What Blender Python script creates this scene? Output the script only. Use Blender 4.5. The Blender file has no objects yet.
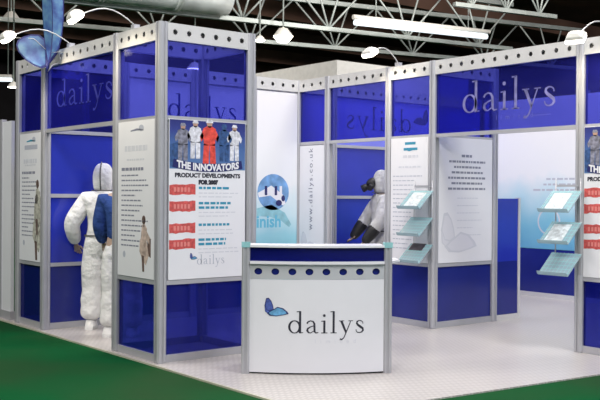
import bpy, bmesh, math, random
from mathutils import Vector, Matrix
random.seed(7)
PI = math.pi
S = bpy.context.scene
COL = S.collection

# ------------------------------------------------------------------ camera, world, lights, exposure
cd = bpy.data.cameras.new('camera')
cam = bpy.data.objects.new('camera', cd)
COL.objects.link(cam)
cd.sensor_width = 36.0
cd.lens = 922.02 * 36 / 600
F = Vector((0.62377207, 0.78158401, -0.00590267))
R = Vector((0.78160407, -0.62373448, 0.00709819))
U = Vector((-0.00186614, 0.0090412, 0.99995739))
m = Matrix((R, U, -F)).transposed().to_4x4()
m.translation = Vector((-4.0989, -7.0987, 1.4912))
cam.matrix_world = m
cd.clip_end = 300
S.camera = cam

w = bpy.data.worlds.new('hall_air')
S.world = w
w.use_nodes = True
w.node_tree.nodes['Background'].inputs[0].default_value = (0.75, 0.82, 1.0, 1)
w.node_tree.nodes['Background'].inputs[1].default_value = 0.35

def area(name, loc, size, power, col=(1, 1, 1), target=None):
    l = bpy.data.lights.new(name, 'AREA')
    l.shape = 'DISK'; l.size = size; l.energy = power; l.color = col
    o = bpy.data.objects.new(name, l)
    COL.objects.link(o)
    o.location = loc
    d = Vector(target if target else (loc[0], loc[1], 0)) - Vector(loc)
    o.rotation_euler = d.to_track_quat('-Z', 'Y').to_euler()
    return o

# unseen area lights added above the frame to light the stand
area('hall_fill_light', (-6, -6, 8.3), 3.0, 600, (1, 0.98, 0.95), (1, 0, 1))
area('hall_fill_light', (2, -7, 8.3), 3.0, 540, (0.96, 0.97, 1.0), (1.5, 0, 1))
area('hall_fill_light', (-7, 3, 8.3), 3.0, 430, (1, 0.98, 0.95), (1, 1.5, 1))
area('hall_fill_light', (1.5, 0.6, 8.3), 3.0, 250)
area('hall_fill_light', (5.6, 0.2, 8.3), 3.0, 340, (1, 0.98, 0.96))
area('hall_fill_light', (13, 4, 9.0), 3.0, 900, (1, 0.97, 0.92), (13, 14, 7))  # added to brighten the roof trusses
area('hall_fill_light', (3, 9, 9.0), 3.0, 700, (1, 0.97, 0.92), (5, 16, 7))  # second unseen light added for the trusses

S.view_settings.view_transform = 'Standard'
S.view_settings.look = 'None'
S.view_settings.gamma = 1.0
S.view_settings.use_curve_mapping = False
S.view_settings.exposure = 0.12

# ------------------------------------------------------------------ materials
def nodes(name):
    mt = bpy.data.materials.new(name)
    mt.use_nodes = True
    return mt, mt.node_tree, mt.node_tree.nodes['Principled BSDF']

def mat(name, col, rough=0.5, metal=0.0, spec=0.5, noise=0.0, nscale=8.0, bump=0.0, bscale=30.0):
    mt, nt, b = nodes(name)
    b.inputs['Roughness'].default_value = rough
    b.inputs['Metallic'].default_value = metal
    b.inputs['Specular IOR Level'].default_value = spec
    b.inputs['Base Color'].default_value = (*col, 1)
    tc = nt.nodes.new('ShaderNodeTexCoord')
    if noise:
        n = nt.nodes.new('ShaderNodeTexNoise'); n.inputs['Scale'].default_value = nscale
        nt.links.new(tc.outputs['Object'], n.inputs['Vector'])
        r = nt.nodes.new('ShaderNodeValToRGB')
        r.color_ramp.elements[0].position = 0.3; r.color_ramp.elements[1].position = 0.7
        r.color_ramp.elements[0].color = (*[c * (1 - noise) for c in col], 1)
        r.color_ramp.elements[1].color = (*[min(1, c * (1 + noise)) for c in col], 1)
        nt.links.new(n.outputs['Fac'], r.inputs[0]); nt.links.new(r.outputs[0], b.inputs['Base Color'])
    if bump:
        n2 = nt.nodes.new('ShaderNodeTexNoise'); n2.inputs['Scale'].default_value = bscale; n2.inputs['Detail'].default_value = 4
        nt.links.new(tc.outputs['Object'], n2.inputs['Vector'])
        bp = nt.nodes.new('ShaderNodeBump'); bp.inputs['Strength'].default_value = bump; bp.inputs['Distance'].default_value = 0.05
        nt.links.new(n2.outputs['Fac'], bp.inputs['Height']); nt.links.new(bp.outputs[0], b.inputs['Normal'])
    return mt

def emit(name, col, st):
    mt, nt, b = nodes(name)
    b.inputs['Base Color'].default_value = (*col, 1)
    b.inputs['Emission Color'].default_value = (*col, 1)
    b.inputs['Emission Strength'].default_value = st
    return mt

def acrylic(name, tint, body, clear):
    mt, nt, b = nodes(name)
    b.inputs['Base Color'].default_value = (*body, 1)
    b.inputs['Roughness'].default_value = 0.08
    b.inputs['Specular IOR Level'].default_value = 0.5
    t = nt.nodes.new('ShaderNodeBsdfTransparent'); t.inputs[0].default_value = (*tint, 1)
    n = nt.nodes.new('ShaderNodeTexNoise'); n.inputs['Scale'].default_value = 3.0
    tc = nt.nodes.new('ShaderNodeTexCoord'); nt.links.new(tc.outputs['Object'], n.inputs['Vector'])
    mr = nt.nodes.new('ShaderNodeMapRange'); mr.inputs['To Min'].default_value = clear - 0.04; mr.inputs['To Max'].default_value = clear + 0.04
    nt.links.new(n.outputs['Fac'], mr.inputs['Value'])
    mx = nt.nodes.new('ShaderNodeMixShader')
    nt.links.new(mr.outputs[0], mx.inputs[0]); nt.links.new(b.outputs[0], mx.inputs[1]); nt.links.new(t.outputs[0], mx.inputs[2])
    nt.links.new(mx.outputs[0], nt.nodes['Material Output'].inputs[0])
    return mt

def graded(name, stops, z0, z1, rough=0.4):
    """a printed colour run from the bottom (z0) to the top (z1) of a graphic"""
    mt, nt, b = nodes(name)
    b.inputs['Roughness'].default_value = rough
    tc = nt.nodes.new('ShaderNodeTexCoord'); sp = nt.nodes.new('ShaderNodeSeparateXYZ')
    nt.links.new(tc.outputs['Object'], sp.inputs[0])
    mr = nt.nodes.new('ShaderNodeMapRange'); mr.inputs['From Min'].default_value = z0; mr.inputs['From Max'].default_value = z1
    nt.links.new(sp.outputs['Z'], mr.inputs['Value'])
    n = nt.nodes.new('ShaderNodeTexNoise'); n.inputs['Scale'].default_value = 2.2
    nt.links.new(tc.outputs['Object'], n.inputs['Vector'])
    ad = nt.nodes.new('ShaderNodeMath'); ad.operation = 'MULTIPLY_ADD'; ad.inputs[1].default_value = 0.22; ad.inputs[2].default_value = -0.11
    nt.links.new(n.outputs['Fac'], ad.inputs[0])
    s2 = nt.nodes.new('ShaderNodeMath'); s2.operation = 'ADD'
    nt.links.new(mr.outputs[0], s2.inputs[0]); nt.links.new(ad.outputs[0], s2.inputs[1])
    r = nt.nodes.new('ShaderNodeValToRGB'); e = r.color_ramp.elements
    e[0].position = stops[0][0]; e[0].color = (*stops[0][1], 1)
    e[1].position = stops[-1][0]; e[1].color = (*stops[-1][1], 1)
    for p, c in stops[1:-1]:
        k = e.new(p); k.color = (*c, 1)
    nt.links.new(s2.outputs[0], r.inputs[0]); nt.links.new(r.outputs[0], b.inputs['Base Color'])
    return mt

M = {}
M['alu'] = mat('anodised_aluminium', (0.47, 0.47, 0.50), 0.42, 0.3, noise=0.04, nscale=5)
M['alu_pale'] = mat('pale_aluminium', (0.66, 0.65, 0.64), 0.4, 0.2, noise=0.03, nscale=5)
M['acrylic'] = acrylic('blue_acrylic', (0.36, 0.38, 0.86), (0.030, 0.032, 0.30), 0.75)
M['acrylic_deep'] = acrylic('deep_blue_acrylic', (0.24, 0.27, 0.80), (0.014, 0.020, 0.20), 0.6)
M['blue_lit'] = mat('lit_blue_panel', (0.20, 0.22, 0.80), 0.25, noise=0.1, nscale=2)  # paler blue stands in for hall light caught by the rear header
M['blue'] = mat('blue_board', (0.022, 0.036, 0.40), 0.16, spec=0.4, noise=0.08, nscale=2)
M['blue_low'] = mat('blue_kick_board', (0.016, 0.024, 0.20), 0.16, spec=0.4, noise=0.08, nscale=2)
M['white'] = mat('white_print', (0.78, 0.78, 0.82), 0.4, noise=0.02, nscale=3)
M['white_gloss'] = mat('white_laminate', (0.74, 0.74, 0.78), 0.25, noise=0.02, nscale=3)
M['ink'] = mat('dark_ink', (0.02, 0.02, 0.035), 0.5)
M['grey_ink'] = mat('grey_ink', (0.22, 0.23, 0.30), 0.5)
M['pale_ink'] = mat('pale_grey_ink', (0.45, 0.47, 0.55), 0.5)
M['mark'] = mat('watermark_ink', (0.62, 0.63, 0.69), 0.5)
M['teal_ink'] = mat('teal_ink', (0.03, 0.27, 0.42), 0.5)
M['navy_ink'] = mat('navy_ink', (0.012, 0.015, 0.12), 0.5)
M['red'] = mat('red_brush_ink', (0.58, 0.085, 0.08), 0.5, noise=0.25, nscale=40)
M['frost'] = mat('frosted_vinyl', (0.185, 0.175, 0.38), 0.5, noise=0.35, nscale=12)
M['faint'] = mat('faint_vinyl', (0.030, 0.036, 0.32), 0.5, noise=0.2, nscale=12)
M['vinyl_blue'] = mat('dark_blue_vinyl', (0.008, 0.012, 0.20), 0.5)
M['carpet'] = None
M['suit'] = mat('white_coverall_fabric', (0.82, 0.81, 0.80), 0.75, spec=0.2, noise=0.04, nscale=9, bump=1.0, bscale=8)
M['suit_grey'] = mat('grey_white_smock', (0.60, 0.60, 0.58), 0.8, spec=0.2, noise=0.1, nscale=9, bump=0.8, bscale=11)
M['jacket'] = mat('blue_workwear', (0.03, 0.07, 0.24), 0.8, spec=0.2, noise=0.15, nscale=9, bump=0.7, bscale=12)
M['skin'] = mat('mannequin_skin', (0.45, 0.32, 0.25), 0.6, noise=0.03)
M['black'] = mat('black_rubber', (0.012, 0.012, 0.013), 0.5, noise=0.2, nscale=20)
M['seam'] = mat('grey_seam_tape', (0.12, 0.12, 0.12), 0.7)
M['mesh'] = acrylic('turquoise_mesh', (0.80, 0.90, 0.92), (0.43, 0.55, 0.59), 0.42)
M['turq'] = acrylic('green_edge_glass', (0.7, 0.92, 0.92), (0.36, 0.66, 0.68), 0.35)
M['leaflet'] = mat('leaflet_paper', (0.55, 0.60, 0.62), 0.5, noise=0.3, nscale=25)
M['leaflet_dark'] = mat('dark_leaflet_cover', (0.05, 0.04, 0.05), 0.5, noise=0.4, nscale=25)
M['steel'] = mat('galvanised_steel', (0.42, 0.46, 0.44), 0.5, 0.2, noise=0.12, nscale=3)
M['duct'] = mat('silver_duct_wrap', (0.66, 0.70, 0.70), 0.4, 0.15, noise=0.25, nscale=1.5, bump=0.5, bscale=2)
M['roof'] = mat('brown_roof_lining', (0.26, 0.14, 0.10), 0.8, noise=0.4, nscale=0.35)
M['dark'] = mat('dark_hall_wall', (0.028, 0.024, 0.026), 0.9, noise=0.4, nscale=0.5)
M['lamp'] = emit('lamp_glow', (1.0, 0.93, 0.78), 7.0)
M['tube'] = emit('tube_glow', (0.85, 0.93, 1.0), 1.1)
M['lampcase'] = mat('white_lamp_case', (0.75, 0.73, 0.68), 0.5)
M['fascia'] = mat('cream_fascia', (0.72, 0.70, 0.66), 0.6, noise=0.06)
M['trim'] = mat('platform_edge', (0.62, 0.60, 0.48), 0.45, 0.2, noise=0.1, nscale=4)

def wing_mat():
    mt, nt, b = nodes('morpho_blue_wing')
    b.inputs['Roughness'].default_value = 0.45
    tc = nt.nodes.new('ShaderNodeTexCoord')
    n = nt.nodes.new('ShaderNodeTexNoise'); n.inputs['Scale'].default_value = 7; n.inputs['Detail'].default_value = 3
    nt.links.new(tc.outputs['Object'], n.inputs['Vector'])
    r = nt.nodes.new('ShaderNodeValToRGB'); e = r.color_ramp.elements
    e[0].position = 0.34; e[0].color = (0.030, 0.06, 0.22, 1); e[1].position = 0.66; e[1].color = (0.14, 0.28, 0.38, 1)
    k = e.new(0.5); k.color = (0.07, 0.16, 0.34, 1)
    nt.links.new(n.outputs['Fac'], r.inputs[0]); nt.links.new(r.outputs[0], b.inputs['Base Color'])
    return mt
M['wing'] = wing_mat()

def floor_mat():
    mt, nt, b = nodes('white_tread_floor')
    b.inputs['Roughness'].default_value = 0.33
    tc = nt.nodes.new('ShaderNodeTexCoord')
    w1 = nt.nodes.new('ShaderNodeTexWave'); w1.wave_type = 'BANDS'; w1.bands_direction = 'DIAGONAL'
    w1.inputs['Scale'].default_value = 7; w1.inputs['Distortion'].default_value = 0.6
    w2 = nt.nodes.new('ShaderNodeTexWave'); w2.wave_type = 'BANDS'; w2.bands_direction = 'X'
    w2.inputs['Scale'].default_value = 9; w2.inputs['Distortion'].default_value = 0.6
    n = nt.nodes.new('ShaderNodeTexNoise'); n.inputs['Scale'].default_value = 1.3; n.inputs['Detail'].default_value = 4
    for k in (w1, w2, n):
        nt.links.new(tc.outputs['Object'], k.inputs['Vector'])
    mu = nt.nodes.new('ShaderNodeMath'); mu.operation = 'MULTIPLY'
    nt.links.new(w1.outputs['Fac'], mu.inputs[0]); nt.links.new(w2.outputs['Fac'], mu.inputs[1])
    r = nt.nodes.new('ShaderNodeValToRGB'); e = r.color_ramp.elements
    e[0].position = 0.0; e[0].color = (0.42, 0.39, 0.375, 1); e[1].position = 0.6; e[1].color = (0.60, 0.565, 0.545, 1)
    nt.links.new(mu.outputs[0], r.inputs[0])
    mx = nt.nodes.new('ShaderNodeMixRGB'); mx.blend_type = 'MULTIPLY'; mx.inputs[0].default_value = 0.25
    nt.links.new(r.outputs[0], mx.inputs[1]); nt.links.new(n.outputs['Color'], mx.inputs[2])
    nt.links.new(r.outputs[0], b.inputs['Base Color'])
    bp = nt.nodes.new('ShaderNodeBump'); bp.inputs['Strength'].default_value = 0.25; bp.inputs['Distance'].default_value = 0.003
    nt.links.new(mu.outputs[0], bp.inputs['Height']); nt.links.new(bp.outputs[0], b.inputs['Normal'])
    return mt
M['floor'] = floor_mat()

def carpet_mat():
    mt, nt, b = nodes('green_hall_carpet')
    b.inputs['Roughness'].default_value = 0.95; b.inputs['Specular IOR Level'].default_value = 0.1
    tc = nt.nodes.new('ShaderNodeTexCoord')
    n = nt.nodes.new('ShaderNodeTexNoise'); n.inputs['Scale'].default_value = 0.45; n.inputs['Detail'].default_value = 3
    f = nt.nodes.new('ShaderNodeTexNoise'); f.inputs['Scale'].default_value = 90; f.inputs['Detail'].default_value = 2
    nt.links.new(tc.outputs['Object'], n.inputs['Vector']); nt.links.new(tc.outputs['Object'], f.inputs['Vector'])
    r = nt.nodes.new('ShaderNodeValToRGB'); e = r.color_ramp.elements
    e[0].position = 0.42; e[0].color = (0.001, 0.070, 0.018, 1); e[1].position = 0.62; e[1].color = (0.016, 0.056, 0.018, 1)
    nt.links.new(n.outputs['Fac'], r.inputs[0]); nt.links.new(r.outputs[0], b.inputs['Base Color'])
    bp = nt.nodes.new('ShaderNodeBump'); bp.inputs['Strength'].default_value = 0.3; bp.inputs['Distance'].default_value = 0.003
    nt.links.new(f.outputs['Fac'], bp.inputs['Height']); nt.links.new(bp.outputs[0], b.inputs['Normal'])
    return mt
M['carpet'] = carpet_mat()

# ------------------------------------------------------------------ mesh builder
class MB:
    def __init__(s):
        s.v = []; s.f = []; s.mi = []; s.sm = []
    def add(s, vs, fs, m=0, smooth=False):
        b = len(s.v); s.v += [tuple(x) for x in vs]
        for f in fs:
            s.f.append([i + b for i in f]); s.mi.append(m); s.sm.append(smooth)
        return s
    def box(s, x0, x1, y0, y1, z0, z1, m=0):
        x0, x1 = sorted((x0, x1)); y0, y1 = sorted((y0, y1)); z0, z1 = sorted((z0, z1))
        v = [(x, y, z) for z in (z0, z1) for y in (y0, y1) for x in (x0, x1)]
        return s.add(v, [(0, 2, 3, 1), (4, 5, 7, 6), (0, 1, 5, 4), (1, 3, 7, 5), (3, 2, 6, 7), (2, 0, 4, 6)], m)
    def prism(s, pts, z0, z1, m=0):
        n = len(pts)
        v = [(x, y, z0) for x, y in pts] + [(x, y, z1) for x, y in pts]
        return s.add(v, [tuple(range(n))[::-1], tuple(range(n, 2 * n))] + [(i, (i + 1) % n, n + (i + 1) % n, n + i) for i in range(n)], m)
    def flat(s, pts, y, t=0.0012, m=0):
        """a printed shape in the x/z plane, front at y-t (front looks along -y)"""
        n = len(pts)
        a = sum(pts[i][0] * pts[(i + 1) % n][1] - pts[(i + 1) % n][0] * pts[i][1] for i in range(n))
        if a < 0: pts = pts[::-1]
        v = [(x, y - t, z) for x, z in pts] + [(x, y, z) for x, z in pts]
        return s.add(v, [tuple(range(n))] + [((i + 1) % n, i, n + i, n + (i + 1) % n) for i in range(n)], m)
    def rect(s, x0, x1, z0, z1, y, t=0.0012, m=0):
        return s.flat([(x0, z0), (x1, z0), (x1, z1), (x0, z1)], y, t, m)
    def disc(s, cx, cz, rx, rz, y, t=0.0012, m=0, n=18):
        return s.flat([(cx + rx * math.cos(i * 2 * PI / n), cz + rz * math.sin(i * 2 * PI / n)) for i in range(n)], y, t, m)
    def ribbon(s, pts, y, t=0.0012, m=0):
        """pts: (x, z, width) along a stroke"""
        L = []; Rr = []
        for i, (x, z, wd) in enumerate(pts):
            a = pts[max(0, i - 1)]; b = pts[min(len(pts) - 1, i + 1)]
            dx, dz = b[0] - a[0], b[1] - a[1]; l = math.hypot(dx, dz) or 1
            nx, nz = -dz / l, dx / l
            L.append((x + nx * wd / 2, z + nz * wd / 2)); Rr.append((x - nx * wd / 2, z - nz * wd / 2))
        for i in range(len(pts) - 1):
            s.flat([Rr[i], Rr[i + 1], L[i + 1], L[i]], y, t, m)
        return s
    def tube(s, pts, r, n=8, m=0, caps=True):
        pts = [Vector(p) for p in pts]
        rr = r if isinstance(r, (list, tuple)) else [r] * len(pts)
        b = len(s.v); ref = None
        for i, p in enumerate(pts):
            d = (pts[min(i + 1, len(pts) - 1)] - pts[max(i - 1, 0)]).normalized()
            if ref is None:
                ref = Vector((0, 0, 1)) if abs(d.z) < 0.9 else Vector((1, 0, 0))
            u = d.cross(ref).normalized(); ref = u.cross(d).normalized()
            for k in range(n):
                a = 2 * PI * k / n
                s.v.append(tuple(p + (u * math.cos(a) + ref * math.sin(a)) * rr[i]))
        for i in range(len(pts) - 1):
            for k in range(n):
                s.f.append([b + i * n + k, b + i * n + (k + 1) % n, b + (i + 1) * n + (k + 1) % n, b + (i + 1) * n + k])
                s.mi.append(m); s.sm.append(True)
        if caps:
            s.f.append([b + k for k in range(n)][::-1]); s.mi.append(m); s.sm.append(False)
            e = b + (len(pts) - 1) * n
            s.f.append([e + k for k in range(n)]); s.mi.append(m); s.sm.append(False)
        return s
    def lathe(s, prof, c=(0, 0, 0), n=24, m=0):
        b = len(s.v)
        for r, z in prof:
            for k in range(n):
                a = 2 * PI * k / n
                s.v.append((c[0] + r * math.cos(a), c[1] + r * math.sin(a), c[2] + z))
        for i in range(len(prof) - 1):
            for k in range(n):
                s.f.append([b + i * n + k, b + i * n + (k + 1) % n, b + (i + 1) * n + (k + 1) % n, b + (i + 1) * n + k])
                s.mi.append(m); s.sm.append(True)
        return s
    def holes(s, x0, x1, z0, z1, n, rx, rz, y0, y1, m=0, seg=20, edge=0.0):
        """plate in x/z between y0 and y1 (y0 < y1) pierced by n holes"""
        if edge:
            s.box(x0, x0 + edge, y0, y1, z0, z1, m); s.box(x1 - edge, x1, y0, y1, z0, z1, m)
            x0 += edge; x1 -= edge
        cw = (x1 - x0) / n
        for c in range(n):
            cx = x0 + cw * (c + 0.5); cz = (z0 + z1) / 2; hw, hh = cw / 2, (z1 - z0) / 2
            ring = []; outer = []
            for k in range(seg):
                a = 2 * PI * (k + 0.5) / seg
                ca, sa = math.cos(a), math.sin(a)
                ring.append((cx + rx * ca, cz + rz * sa))
                q = 1 / max(abs(ca), abs(sa))
                ox, oz = ca * q, sa * q
                outer.append([cx + hw * ox, cz + hh * oz])
            cor = [(1, 1), (-1, 1), (-1, -1), (1, -1)]
            for sx, sz in cor:                                  # snap the nearest outer points to the cell's corners
                k = min(range(seg), key=lambda q: (outer[q][0] - cx - sx * hw) ** 2 + (outer[q][1] - cz - sz * hh) ** 2)
                outer[k] = [cx + sx * hw, cz + sz * hh]
            v = [(x, y0, z) for x, z in ring] + [(x, y0, z) for x, z in outer] + [(x, y1, z) for x, z in ring] + [(x, y1, z) for x, z in outer]
            f = []
            for k in range(seg):
                j = (k + 1) % seg
                f.append((k, seg + k, seg + j, j)); f.append((2 * seg + j, 3 * seg + j, 3 * seg + k, 2 * seg + k))
                f.append((k, j, 2 * seg + j, 2 * seg + k))
                f.append((seg + j, seg + k, 3 * seg + k, 3 * seg + j))
            s.add(v, f, m)
        return s
    def word(s, text, x, z, size, y, t=0.0012, m=0, align='CENTER', bold=0.0, space=1.0, sx=1.0, map2=None):
        c = bpy.data.curves.new('w', 'FONT'); c.body = text; c.size = size; c.align_x = align
        c.offset = bold; c.space_character = space; c.resolution_u = 3
        o = bpy.data.objects.new('w', c); COL.objects.link(o)
        dg = bpy.context.evaluated_depsgraph_get()
        me = bpy.data.meshes.new_from_object(o.evaluated_get(dg))
        pts = [(v.co.x * sx + x, v.co.y + z) for v in me.vertices]
        if map2: pts = [map2(a, b) for a, b in pts]
        s.add([(a, y - t, b) for a, b in pts], [list(p.vertices) for p in me.polygons], m)
        bpy.data.objects.remove(o); bpy.data.curves.remove(c); bpy.data.meshes.remove(me)
        return s
    def bend(s, fn):
        s.v = [fn(*p) for p in s.v]; return s
    def shift(s, d):
        s.v = [(x + d[0], y + d[1], z + d[2]) for x, y, z in s.v]; return s
    def build(s, name, mats, parent=None, origin=(0, 0, 0), kind=None, label=None):
        if not isinstance(mats, (list, tuple)): mats = [mats]
        me = bpy.data.meshes.new(name)
        ox, oy, oz = origin
        me.from_pydata([(x - ox, y - oy, z - oz) for x, y, z in s.v], [], s.f)
        for k in mats: me.materials.append(k)
        for p, i, q in zip(me.polygons, s.mi, s.sm):
            p.material_index = i; p.use_smooth = q
        me.validate(); me.update()
        o = bpy.data.objects.new(name, me); COL.objects.link(o)
        if parent: o.parent = parent
        else: o.location = origin
        if kind: o['kind'] = kind
        if label: o['label'] = label
        return o

def thing(name, label, cat, loc=(0, 0, 0), rz=0.0, group=None):
    o = bpy.data.objects.new(name, None); COL.objects.link(o)
    o.empty_display_size = 0.1
    o.location = loc; o.rotation_euler = (0, 0, rz)
    o['label'] = label; o['category'] = cat
    if group: o['group'] = group
    return o
def tag(o, label, cat, group=None):
    o['label'] = label; o['category'] = cat
    if group: o['group'] = group
    return o

# ------------------------------------------------------------------ a serif alphabet for the company's wordmark
def arc(cx, cz, rx, rz, a0, a1, n, wmin, wmax):
    P = []
    for i in range(n + 1):
        a = math.radians(a0 + (a1 - a0) * i / n)
        wd = wmin + (wmax - wmin) * abs(math.cos(a)) ** 1.3
        P.append((cx + rx * math.cos(a), cz + rz * math.sin(a), wd))
    return P
def glyph(ch):
    if ch == 'd':
        return 1.12, [arc(0.47, 0.5, 0.37, 0.48, 0, 360, 26, 0.06, 0.17), [(0.86, 0, 0.16), (0.86, 1.74, 0.16)],
                      [(0.62, 1.69, 0.06), (0.88, 1.72, 0.07)], [(0.86, 0.03, 0.06), (1.08, 0.06, 0.05)]]
    if ch == 'a':
        return 0.98, [[(0.13, 0.76, 0.13), (0.2, 0.9, 0.10), (0.38, 0.99, 0.07), (0.56, 0.93, 0.11), (0.65, 0.75, 0.15), (0.66, 0.4, 0.15), (0.67, 0.14, 0.14), (0.76, 0.03, 0.10), (0.94, 0.07, 0.05)],
                      [(0.64, 0.60, 0.06), (0.40, 0.52, 0.07), (0.19, 0.38, 0.13), (0.15, 0.22, 0.16), (0.23, 0.07, 0.12), (0.38, 0.03, 0.06), (0.64, 0.2, 0.06)]]
    if ch == 'i':
        return 0.56, [[(0.28, 0, 0.16), (0.28, 1.0, 0.16)], [(0.06, 0.95, 0.06), (0.30, 0.98, 0.07)], [(0.06, 0.03, 0.06), (0.5, 0.03, 0.06)],
                      [(0.27, 1.30, 0.10), (0.27, 1.36, 0.2), (0.27, 1.44, 0.2), (0.27, 1.50, 0.10)]]
    if ch == 'l':
        return 0.56, [[(0.28, 0, 0.16), (0.28, 1.74, 0.16)], [(0.05, 1.69, 0.06), (0.30, 1.72, 0.07)], [(0.06, 0.03, 0.06), (0.5, 0.03, 0.06)]]
    if ch == 'y':
        return 1.02, [[(0.17, 0.98, 0.17), (0.52, 0.05, 0.15)], [(0.86, 0.98, 0.06), (0.52, 0.05, 0.08), (0.36, -0.36, 0.07), (0.22, -0.5, 0.10), (0.08, -0.46, 0.13)],
                      [(0.0, 0.97, 0.05), (0.38, 0.97, 0.05)], [(0.68, 0.97, 0.05), (1.02, 0.97, 0.05)]]
    if ch == 's':
        return 0.78, [[(0.62, 0.72, 0.06), (0.60, 0.86, 0.06), (0.48, 0.96, 0.07), (0.34, 0.98, 0.07), (0.2, 0.9, 0.12), (0.17, 0.76, 0.14), (0.26, 0.63, 0.16), (0.45, 0.48, 0.17),
                       (0.60, 0.35, 0.16), (0.63, 0.2, 0.14), (0.53, 0.07, 0.10), (0.38, 0.02, 0.07), (0.24, 0.04, 0.07), (0.14, 0.14, 0.06), (0.11, 0.28, 0.06)]]
def wordmark(mb, x, z, xh, y, m=0, t=0.0012, sx=1.0, width=None):
    tot = sum(glyph(c)[0] for c in 'dailys') + 5 * 0.1
    if width: sx = width / (tot * xh)
    cx = x
    for c in 'dailys':
        adv, st = glyph(c)
        for P in st:
            mb.ribbon([(cx + a * xh * sx, z + b * xh, wd * xh * (0.5 + 0.5 * sx)) for a, b, wd in P], y, t, m)
        cx += (adv + 0.1) * xh * sx
    return cx
def logo_wings(mb, x, z, k, y, m0=0, m1=1, m2=2, t=0.0012):
    """the small butterfly mark: upright wing, spread wing and dark rims"""
    up = [(0.10, 0.98), (0.22, 1.0), (0.34, 0.86), (0.42, 0.66), (0.46, 0.44), (0.30, 0.36), (0.12, 0.40), (0.02, 0.62)]
    sp = [(0.46, 0.44), (0.66, 0.56), (0.92, 0.50), (1.12, 0.34), (1.18, 0.24), (0.95, 0.18), (0.62, 0.12), (0.30, 0.14), (0.16, 0.26), (0.30, 0.36)]
    lo = [(0.02, 0.62), (0.12, 0.40), (0.30, 0.36), (0.16, 0.26), (0.04, 0.34)]
    def g(P, f=1.0):
        cx = sum(p[0] for p in P) / len(P); cz = sum(p[1] for p in P) / len(P)
        return [(x + k * (cx + (a - cx) * f), z + k * (cz + (b - cz) * f)) for a, b in P]
    for i, (P, mm) in enumerate(((up, m0), (sp, m1), (lo, m0))):
        mb.flat(g(P, 1.08), y - t * 0.15 * i, t, m2)
        mb.flat(g(P, 0.88), y - t * 1.4 - t * 0.15 * i, t * 0.6, mm)
    return mb
LOGO = [mat('logo_violet_blue', (0.07, 0.11, 0.38), 0.5, noise=0.4, nscale=30), mat('logo_sky_blue', (0.12, 0.33, 0.56), 0.5, noise=0.3, nscale=30), M['navy_ink']]

# ------------------------------------------------------------------ the hall: carpet, platform, roof and end walls
def struct(name, mb, mats, origin=(0, 0, 0)):
    return mb.build(name, mats, None, origin, 'structure')
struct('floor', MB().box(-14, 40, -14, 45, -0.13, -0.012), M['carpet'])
plat = [(-0.085, -2.334), (7.6, -3.133), (7.6, 2.75), (0.95, 2.75), (0.95, 3.75), (-0.085, 3.75)]
struct('floor_platform', MB().prism(plat, -0.0119, 0.0), M['floor'])
e1 = MB().box(-0.1, -0.0855, -2.33, 3.75, -0.0119, 0.004)
struct('trim_1', e1, M['trim'])
struct('ceiling', MB().box(-14, 40, -14, 45, 10.0, 10.2), M['roof'])
struct('wall_far', MB().box(-14, 40, 44.8, 45, -0.03, 10), M['dark'])
struct('wall_right', MB().box(39.8, 40, -14, 44.8, -0.03, 10), M['dark'])
struct('wall_left', MB().box(-14, -13.8, -14, 44.8, -0.03, 10), M['dark'])

def along(a, b, t): return tuple(a[i] + (b[i] - a[i]) * t for i in range(3))
def truss(label, a, b, h, npan):
    t = thing('roof_truss', label, 'truss', a, 0, 'steel trusses under the hall roof')
    o = a
    for nm, dz, rr in (('lower_chord', 0, 0.07), ('upper_chord', h, 0.08)):
        A = (a[0], a[1], a[2] + dz); B = (b[0], b[1], b[2] + dz)
        d = (Vector(B) - Vector(A)).normalized(); s = Vector((-d.y, d.x, 0)) * rr
        v = []
        for P in (A, B):
            P = Vector(P)
            for q in ((-1, -1), (1, -1), (1, 1), (-1, 1)):
                v.append(tuple(P + s * q[0] + Vector((0, 0, rr * 0.8 * q[1]))))
        MB().add(v, [(0, 1, 2, 3), (7, 6, 5, 4), (0, 4, 5, 1), (1, 5, 6, 2), (2, 6, 7, 3), (3, 7, 4, 0)]).build(nm, M['steel'], t, o)
    for i in range(npan):
        p = along(a, b, (i + 0.5) / npan)
        for k in (-0.5, -0.17, 0.17, 0.5):
            q = along(a, b, (i + 0.5 + k) / npan); q = (q[0], q[1], q[2] + h)
            MB().tube([p, q], 0.028, 6).build('web_member', M['steel'], t, o)
    return t
truss('nearer steel roof truss with fans of thin struts, just above the header beams', (0.6, 14.05, 6.0), (18.6, 11.0, 6.0), 1.35, 7)
truss('farther steel roof truss, dim and lower in view behind the first truss', (2.0, 17.2, 6.0), (24.0, 12.2, 6.0), 1.35, 8)
truss('small pale roof truss at the dark end of the hall', (15.0, 10.1, 6.75), (18.6, 9.4, 6.75), 0.9, 3)
for i in range(4):
    x = 3 + i * 7.5
    struct('trim_%d' % (i + 2), MB().box(x, x + 0.25, -13.5, 44.5, 9.45, 9.98), M['roof'])
for i in range(5):
    y = 18 + i * 5.2
    struct('trim_%d' % (i + 6), MB().box(-13.5, 39.5, y, y + 0.3, 8.75, 9.44), M['roof'])
d = thing('air_duct', 'fat silver air duct high under the roof above the front tower', 'duct', (5.5, 12.9, 6.0))
pts = [(1.0 + i * 0.47, 13.6 - i * 0.075, 6.52) for i in range(18)]
MB().tube(pts, 0.52, 20).build('sleeve', M['duct'], d, (5.5, 12.9, 6.0))
for i in (2, 6, 10, 14):
    MB().tube([pts[i], along(pts[i], pts[i + 1], 0.25)], 0.555, 20).build('joint_band', M['steel'], d, (5.5, 12.9, 6.0))
t = thing('tube_light', 'long white fluorescent tube hung along the nearer roof truss', 'lamp', (12.2, 11.15, 5.95))
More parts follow.
